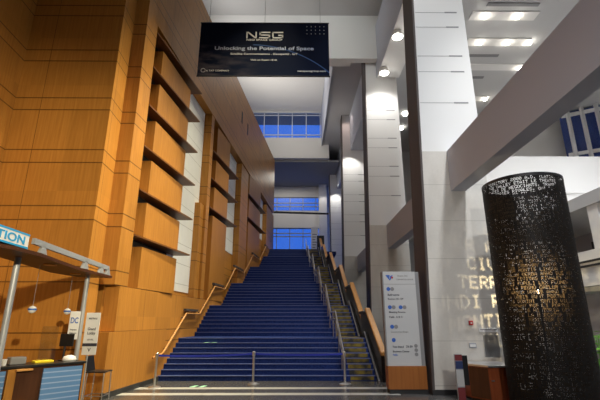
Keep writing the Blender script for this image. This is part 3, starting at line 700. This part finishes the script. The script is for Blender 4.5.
# ------------------------------------------------------------------ things at the near pillar
PY = 10.7
fa = thing('fire_alarm', 'small red fire alarm on the nearest stone pillar', 'alarm', (4.34, PY, 1.65))
MB().box(4.3, 4.4, PY - .05, PY, 1.6, 1.71).build('housing', 'red', fa, bevel=.01)
MB().box(4.33, 4.37, PY - .056, PY - .05, 1.64, 1.67).build('strobe', 'white_gloss', fa)
tag(MB().box(4.62, 5.0, PY - .02, PY, .85, 1.37).build('wall_plaque', 'steel', bevel=.004), 'square grey metal plaque on the pillar above the cabinet', 'plaque')
vs_ = MB().box(4.54, 5.0, PY - .02, PY, 1.44, 1.52).build('slot_panel', 'white_gloss'); tag(vs_, 'narrow white wall slot above the grey plaque', 'panel')
MB().box(4.56, 4.98, PY - .024, PY - .018, 1.49, 1.51).build('slit', 'grey', vs_)
tag(MB().box(4.25, 4.43, PY - .015, PY, 1.06, 1.18).build('notice', 'grey_paint', bevel=.003), 'small grey notice plate below the fire alarm', 'sign')
MB().box(4.27, 4.41, PY - .018, PY - .014, 1.09, 1.15).build('print', 'white_gloss', bpy.data.objects['notice'])
# cabinet
cb = thing('cabinet', 'red wood cabinet with pale top between the pillar and the sculpture', 'cabinet', (4.4, 10.0, 0))
MB().prism([(3.93, 10.1), (4.2, 9.65), (4.85, 9.7), (4.85, 10.6), (3.93, 10.6)], .05, .72).build('body', 'red_wood', cb)
MB().prism([(3.9, 10.1), (4.18, 9.6), (4.88, 9.66), (4.88, 10.63), (3.9, 10.63)], .72, .76).build('top', 'steel', cb, bevel=.006)
MB().prism([(3.94, 10.07), (4.19, 9.655), (4.18, 9.645), (3.93, 10.06)], .08, .7).build('dark_panel', 'dark_wood', cb)  # darker sheet covering the left face
MB().prism([(3.98, 10.15), (4.24, 9.75), (4.8, 9.8), (4.8, 10.55), (3.98, 10.55)], 0, .05).build('plinth', 'black', cb)
MB().box(4.24, 4.3, 9.62, 9.66, .44, .46).build('handle', 'steel', cb)
# narrow free standing post with printed panels
fp = thing('display_post', 'slim floor post with red, white and blue panels before the pillar', 'post', (3.42, 9.2, 0))
MB().box(3.25, 3.6, 9.08, 9.4, 0, .03).build('base', 'black_matte', fp, bevel=.006)
MB().box(3.32, 3.48, 9.2, 9.25, .03, 1.03).build('column', 'grey_paint', fp, bevel=.006)
for (z0, z1, m) in ((.9, 1.02, 'muted_red'), (.74, .89, 'muted_blue'), (.4, .72, 'sign_panel'), (.05, .38, 'muted_red')):
    MB().box(3.325, 3.475, 9.194, 9.2, z0, z1).build('print', m, fp)
MB().box(3.49, 3.6, 9.23, 9.26, .42, 1.0).build('side_panel', 'black', fp, bevel=.004)

# plant beside the sculpture
pl = thing('potted_plant', 'leafy green potted plant behind the black sculpture at right', 'plant', (7.95, 11.4, 0))
MB().lathe((7.95, 11.4, 0), [(.2, 0), (.27, .4), (.28, .42), (.24, .42)], 20).build('pot', 'pot', pl)
lf = MB()
for k in range(46):
    a = random.uniform(0, 6.28); r = random.uniform(.05, .45); h_ = random.uniform(.5, 1.45)
    c = Vector((7.95 + r * math.cos(a), 11.4 + r * math.sin(a), h_)); L = random.uniform(.18, .3); W = L * .35
    d = Vector((math.cos(a), math.sin(a), random.uniform(-.4, .5))).normalized(); s = d.cross(Vector((0, 0, 1))).normalized(); nn = s.cross(d)
    lf.add([c - d * L * .5, c - s * W - nn * .02, c + d * L * .6, c + s * W - nn * .02, c + nn * .015], [(0, 1, 4), (1, 2, 4), (2, 3, 4), (3, 0, 4)])
lf.build('foliage', 'leaf', pl, fix=False)
stm = MB()
for k in range(6): a = k * 1.05; stm.tube([(7.95, 11.4, .4), (7.95 + .12 * math.cos(a), 11.4 + .12 * math.sin(a), .8), (7.95 + .3 * math.cos(a), 11.4 + .3 * math.sin(a), 1.3)], .012, 5)
stm.build('stems', 'leaf', pl)
# white sign at the head of the stairs
us = thing('directory_panel', 'white directory panel at the head of the stairs', 'sign', (1.72, 40, 7.34))
MB().box(1.38, 2.08, 40, 40.1, 7.34, 10.6).build('panel', 'white_gloss', us)
for k in range(6): MB().box(1.5, 1.95 - .08 * (k % 3), 39.99, 40, 9.9 - k * .26, 9.99 - k * .26).build('print', 'grey', us)

# ------------------------------------------------------------------ pierced sculpture
GL = dict(A='7C1211127C', B='7F49494936', C='3E41414122', D='7F4141221C', E='7F49494941', F='7F09090901', G='3E41415173', H='7F0808087F', I='00417F4100',
          J='2040413F01', K='7F08142241', L='7F40404040', M='7F021C027F', N='7F0408107F', O='3E4141413E', P='7F09090906', Q='3E4151215E', R='7F09192946',
          S='2649494932', T='03017F0103', U='3F4040403F', V='1F2040201F', W='3F4038403F', X='6314081463', Y='0304780403', Z='6159494D43')
GL.update({'0': '3E5149453E', '2': '7249494946', '.': '0060600000', ',': '0050300000', '(': '001C224100', ')': '0041221C00', ' ': '0000000000'})
SC, SR, SH = Vector((5.08, 8.8, 0)), .82, 4.68
NC, PITCH, CELL = 570, 9, .0096
WORDS = ('DE LES TERRITORY VALLEY RIVALES COMPANY NATIONS ET LA MER TERRA OMNIA SUNT VILLE MERCATOR PORTUS LINGUA POPULI REGNO QUE VIA TEMPUS MUNDI '
         'CIVITAS NAVIS ANNO DOMINI LEX VERBA HISTORIA ARBOR CAELUM FLUMEN MONTIS AURUM URBIS').split()
TOP = ['TERRITORY 2000 A.D. (LATIN)', 'THE VALLEY ETAIT LE THEATRE', 'TRACES DE NEGOCIANTS, TRAMES', 'INDUSTRIES RIVALES, QUI TENT', 'ENTER LES EN AFFAIRES']
def rowtext(n, first=None):
    s = ''
    while len(s) < n: s += random.choice(WORDS) + ' '
    s = s[:n]
    if first:
        k = int(n * (.75 - .083)) - len(first) // 2          # turned to the hall
        s = s[:k - 1] + ' ' + first + ' ' + s[k + len(first) + 1:]
    return s
nrow = int((SH - .12) / (CELL * PITCH)); R_N = nrow * PITCH
grid = [bytearray(NC) for _ in range(R_N)]                  # 1 = hole; row 0 at the top
def stamp(r0, txt, c0, k=1, flip=False, cmax=NC):
    c = c0
    for ch in txt:
        g = GL.get(ch, GL[' '])
        for i in range(5):
            bits = int(g[2 * i:2 * i + 2], 16)
            for j in range(7):
                if bits >> j & 1:
                    for a in range(k):
                        for b in range(k):
                            cc = c + i * k + a if not flip else c - i * k - a
                            rr = r0 + j * k + b
                            if 0 <= cc < NC and rr < R_N: grid[rr][cc] = 1
        c += 6 * k * (-1 if flip else 1)
big0, big1 = int(NC * 75 / 360), int(NC * 170 / 360)          # back sector carries larger, reversed letters
for r in range(nrow):
    stamp(r * PITCH + 1, rowtext(NC // 6, TOP[r] if r < len(TOP) else None), 0)
for rr in range(R_N):
    for cc in range(big0, big1): grid[rr][cc] = 0
for r in range(60, R_N - 24, 21):
    stamp(r, rowtext((big1 - big0) // 12), big1 - 2, 2, True)
sc_t = thing('pierced_sculpture', 'tall black metal cylinder pierced all over with lettering, lit from inside', 'sculpture', SC)
def tubepoint(c, z, r): a = 2 * math.pi * c / NC; return (SC.x + r * math.cos(a), SC.y + r * math.sin(a), z)
def shell(r, inner):
    vid = {}; V = []; F = []
    def vert(c, rr):
        key = (c % NC, rr)
        if key not in vid: vid[key] = len(V); V.append(tubepoint(c, SH - .06 - rr * CELL, r))
        return vid[key]
    rr = 0
    while rr < R_N:
        h = 1
        while rr + h < R_N and grid[rr + h] == grid[rr]: h += 1
        row = grid[rr]; c = 0
        while c < NC:
            if row[c]: c += 1; continue
            e = c
            while e < NC and not row[e] and e - c < 5: e += 1
            q = (vert(c, rr + h), vert(e, rr + h), vert(e, rr), vert(c, rr))
            F.append(q[::-1] if inner else q); c = e
        rr += h
    m = MB(); m.v, m.f = V, F; return m
shell(SR, False).build('pierced_tube', 'tube', sc_t, fix=False)
shell(SR - .006, True).build('inner_lining', 'tube_in', sc_t, fix=False)
for z0, z1 in ((SH - .062, SH), (0, SH - .058 - R_N * CELL)):
    rg = MB(); K = 72
    for k in range(K):
        a, b = 2 * math.pi * k / K, 2 * math.pi * (k + 1) / K
        q = [(SC.x + rad * math.cos(t), SC.y + rad * math.sin(t)) for rad, t in ((SR - .02, a), (SR + .004, a), (SR + .004, b), (SR - .02, b))]
        rg.hexa([(*p, z0) for p in q], [(*p, z1) for p in q])
    rg.build('rim', 'black', sc_t)
MB().lathe((SC.x, SC.y, 0), [(.12, 0), (.12, .03), (.02, .04), (.02, 2.25)], 16).build('lamp_stem', 'black_matte', sc_t)
MB().lathe((SC.x, SC.y, 2.25), [(.015, 0), (.03, .02), (.035, .06), (.02, .1)], 14).build('bulb', 'tube_lamp', sc_t, smooth=True)
ld = bpy.data.lights.new('sculpture_lamp', 'POINT'); ld.energy = 28; ld.color = (1, .86, .62); ld.shadow_soft_size = .014
lo = bpy.data.objects.new('sculpture_lamp', ld); COL.objects.link(lo); lo.location = (SC.x, SC.y, 2.48); attach(lo, sc_t)
sd_ = bpy.data.lights.new('sculpture_fill', 'SPOT'); sd_.energy = 420; sd_.color = (1, .8, .45); sd_.shadow_soft_size = .02; sd_.spot_size = math.radians(118); sd_.spot_blend = 1  # second lamp added for the glow on the far lining
so_ = bpy.data.objects.new('sculpture_fill', sd_); COL.objects.link(so_); so_.location = (SC.x, SC.y, 2.5)
so_.rotation_euler = Vector((.5, .86, -.05)).to_track_quat('-Z', 'Y').to_euler(); attach(so_, sc_t)
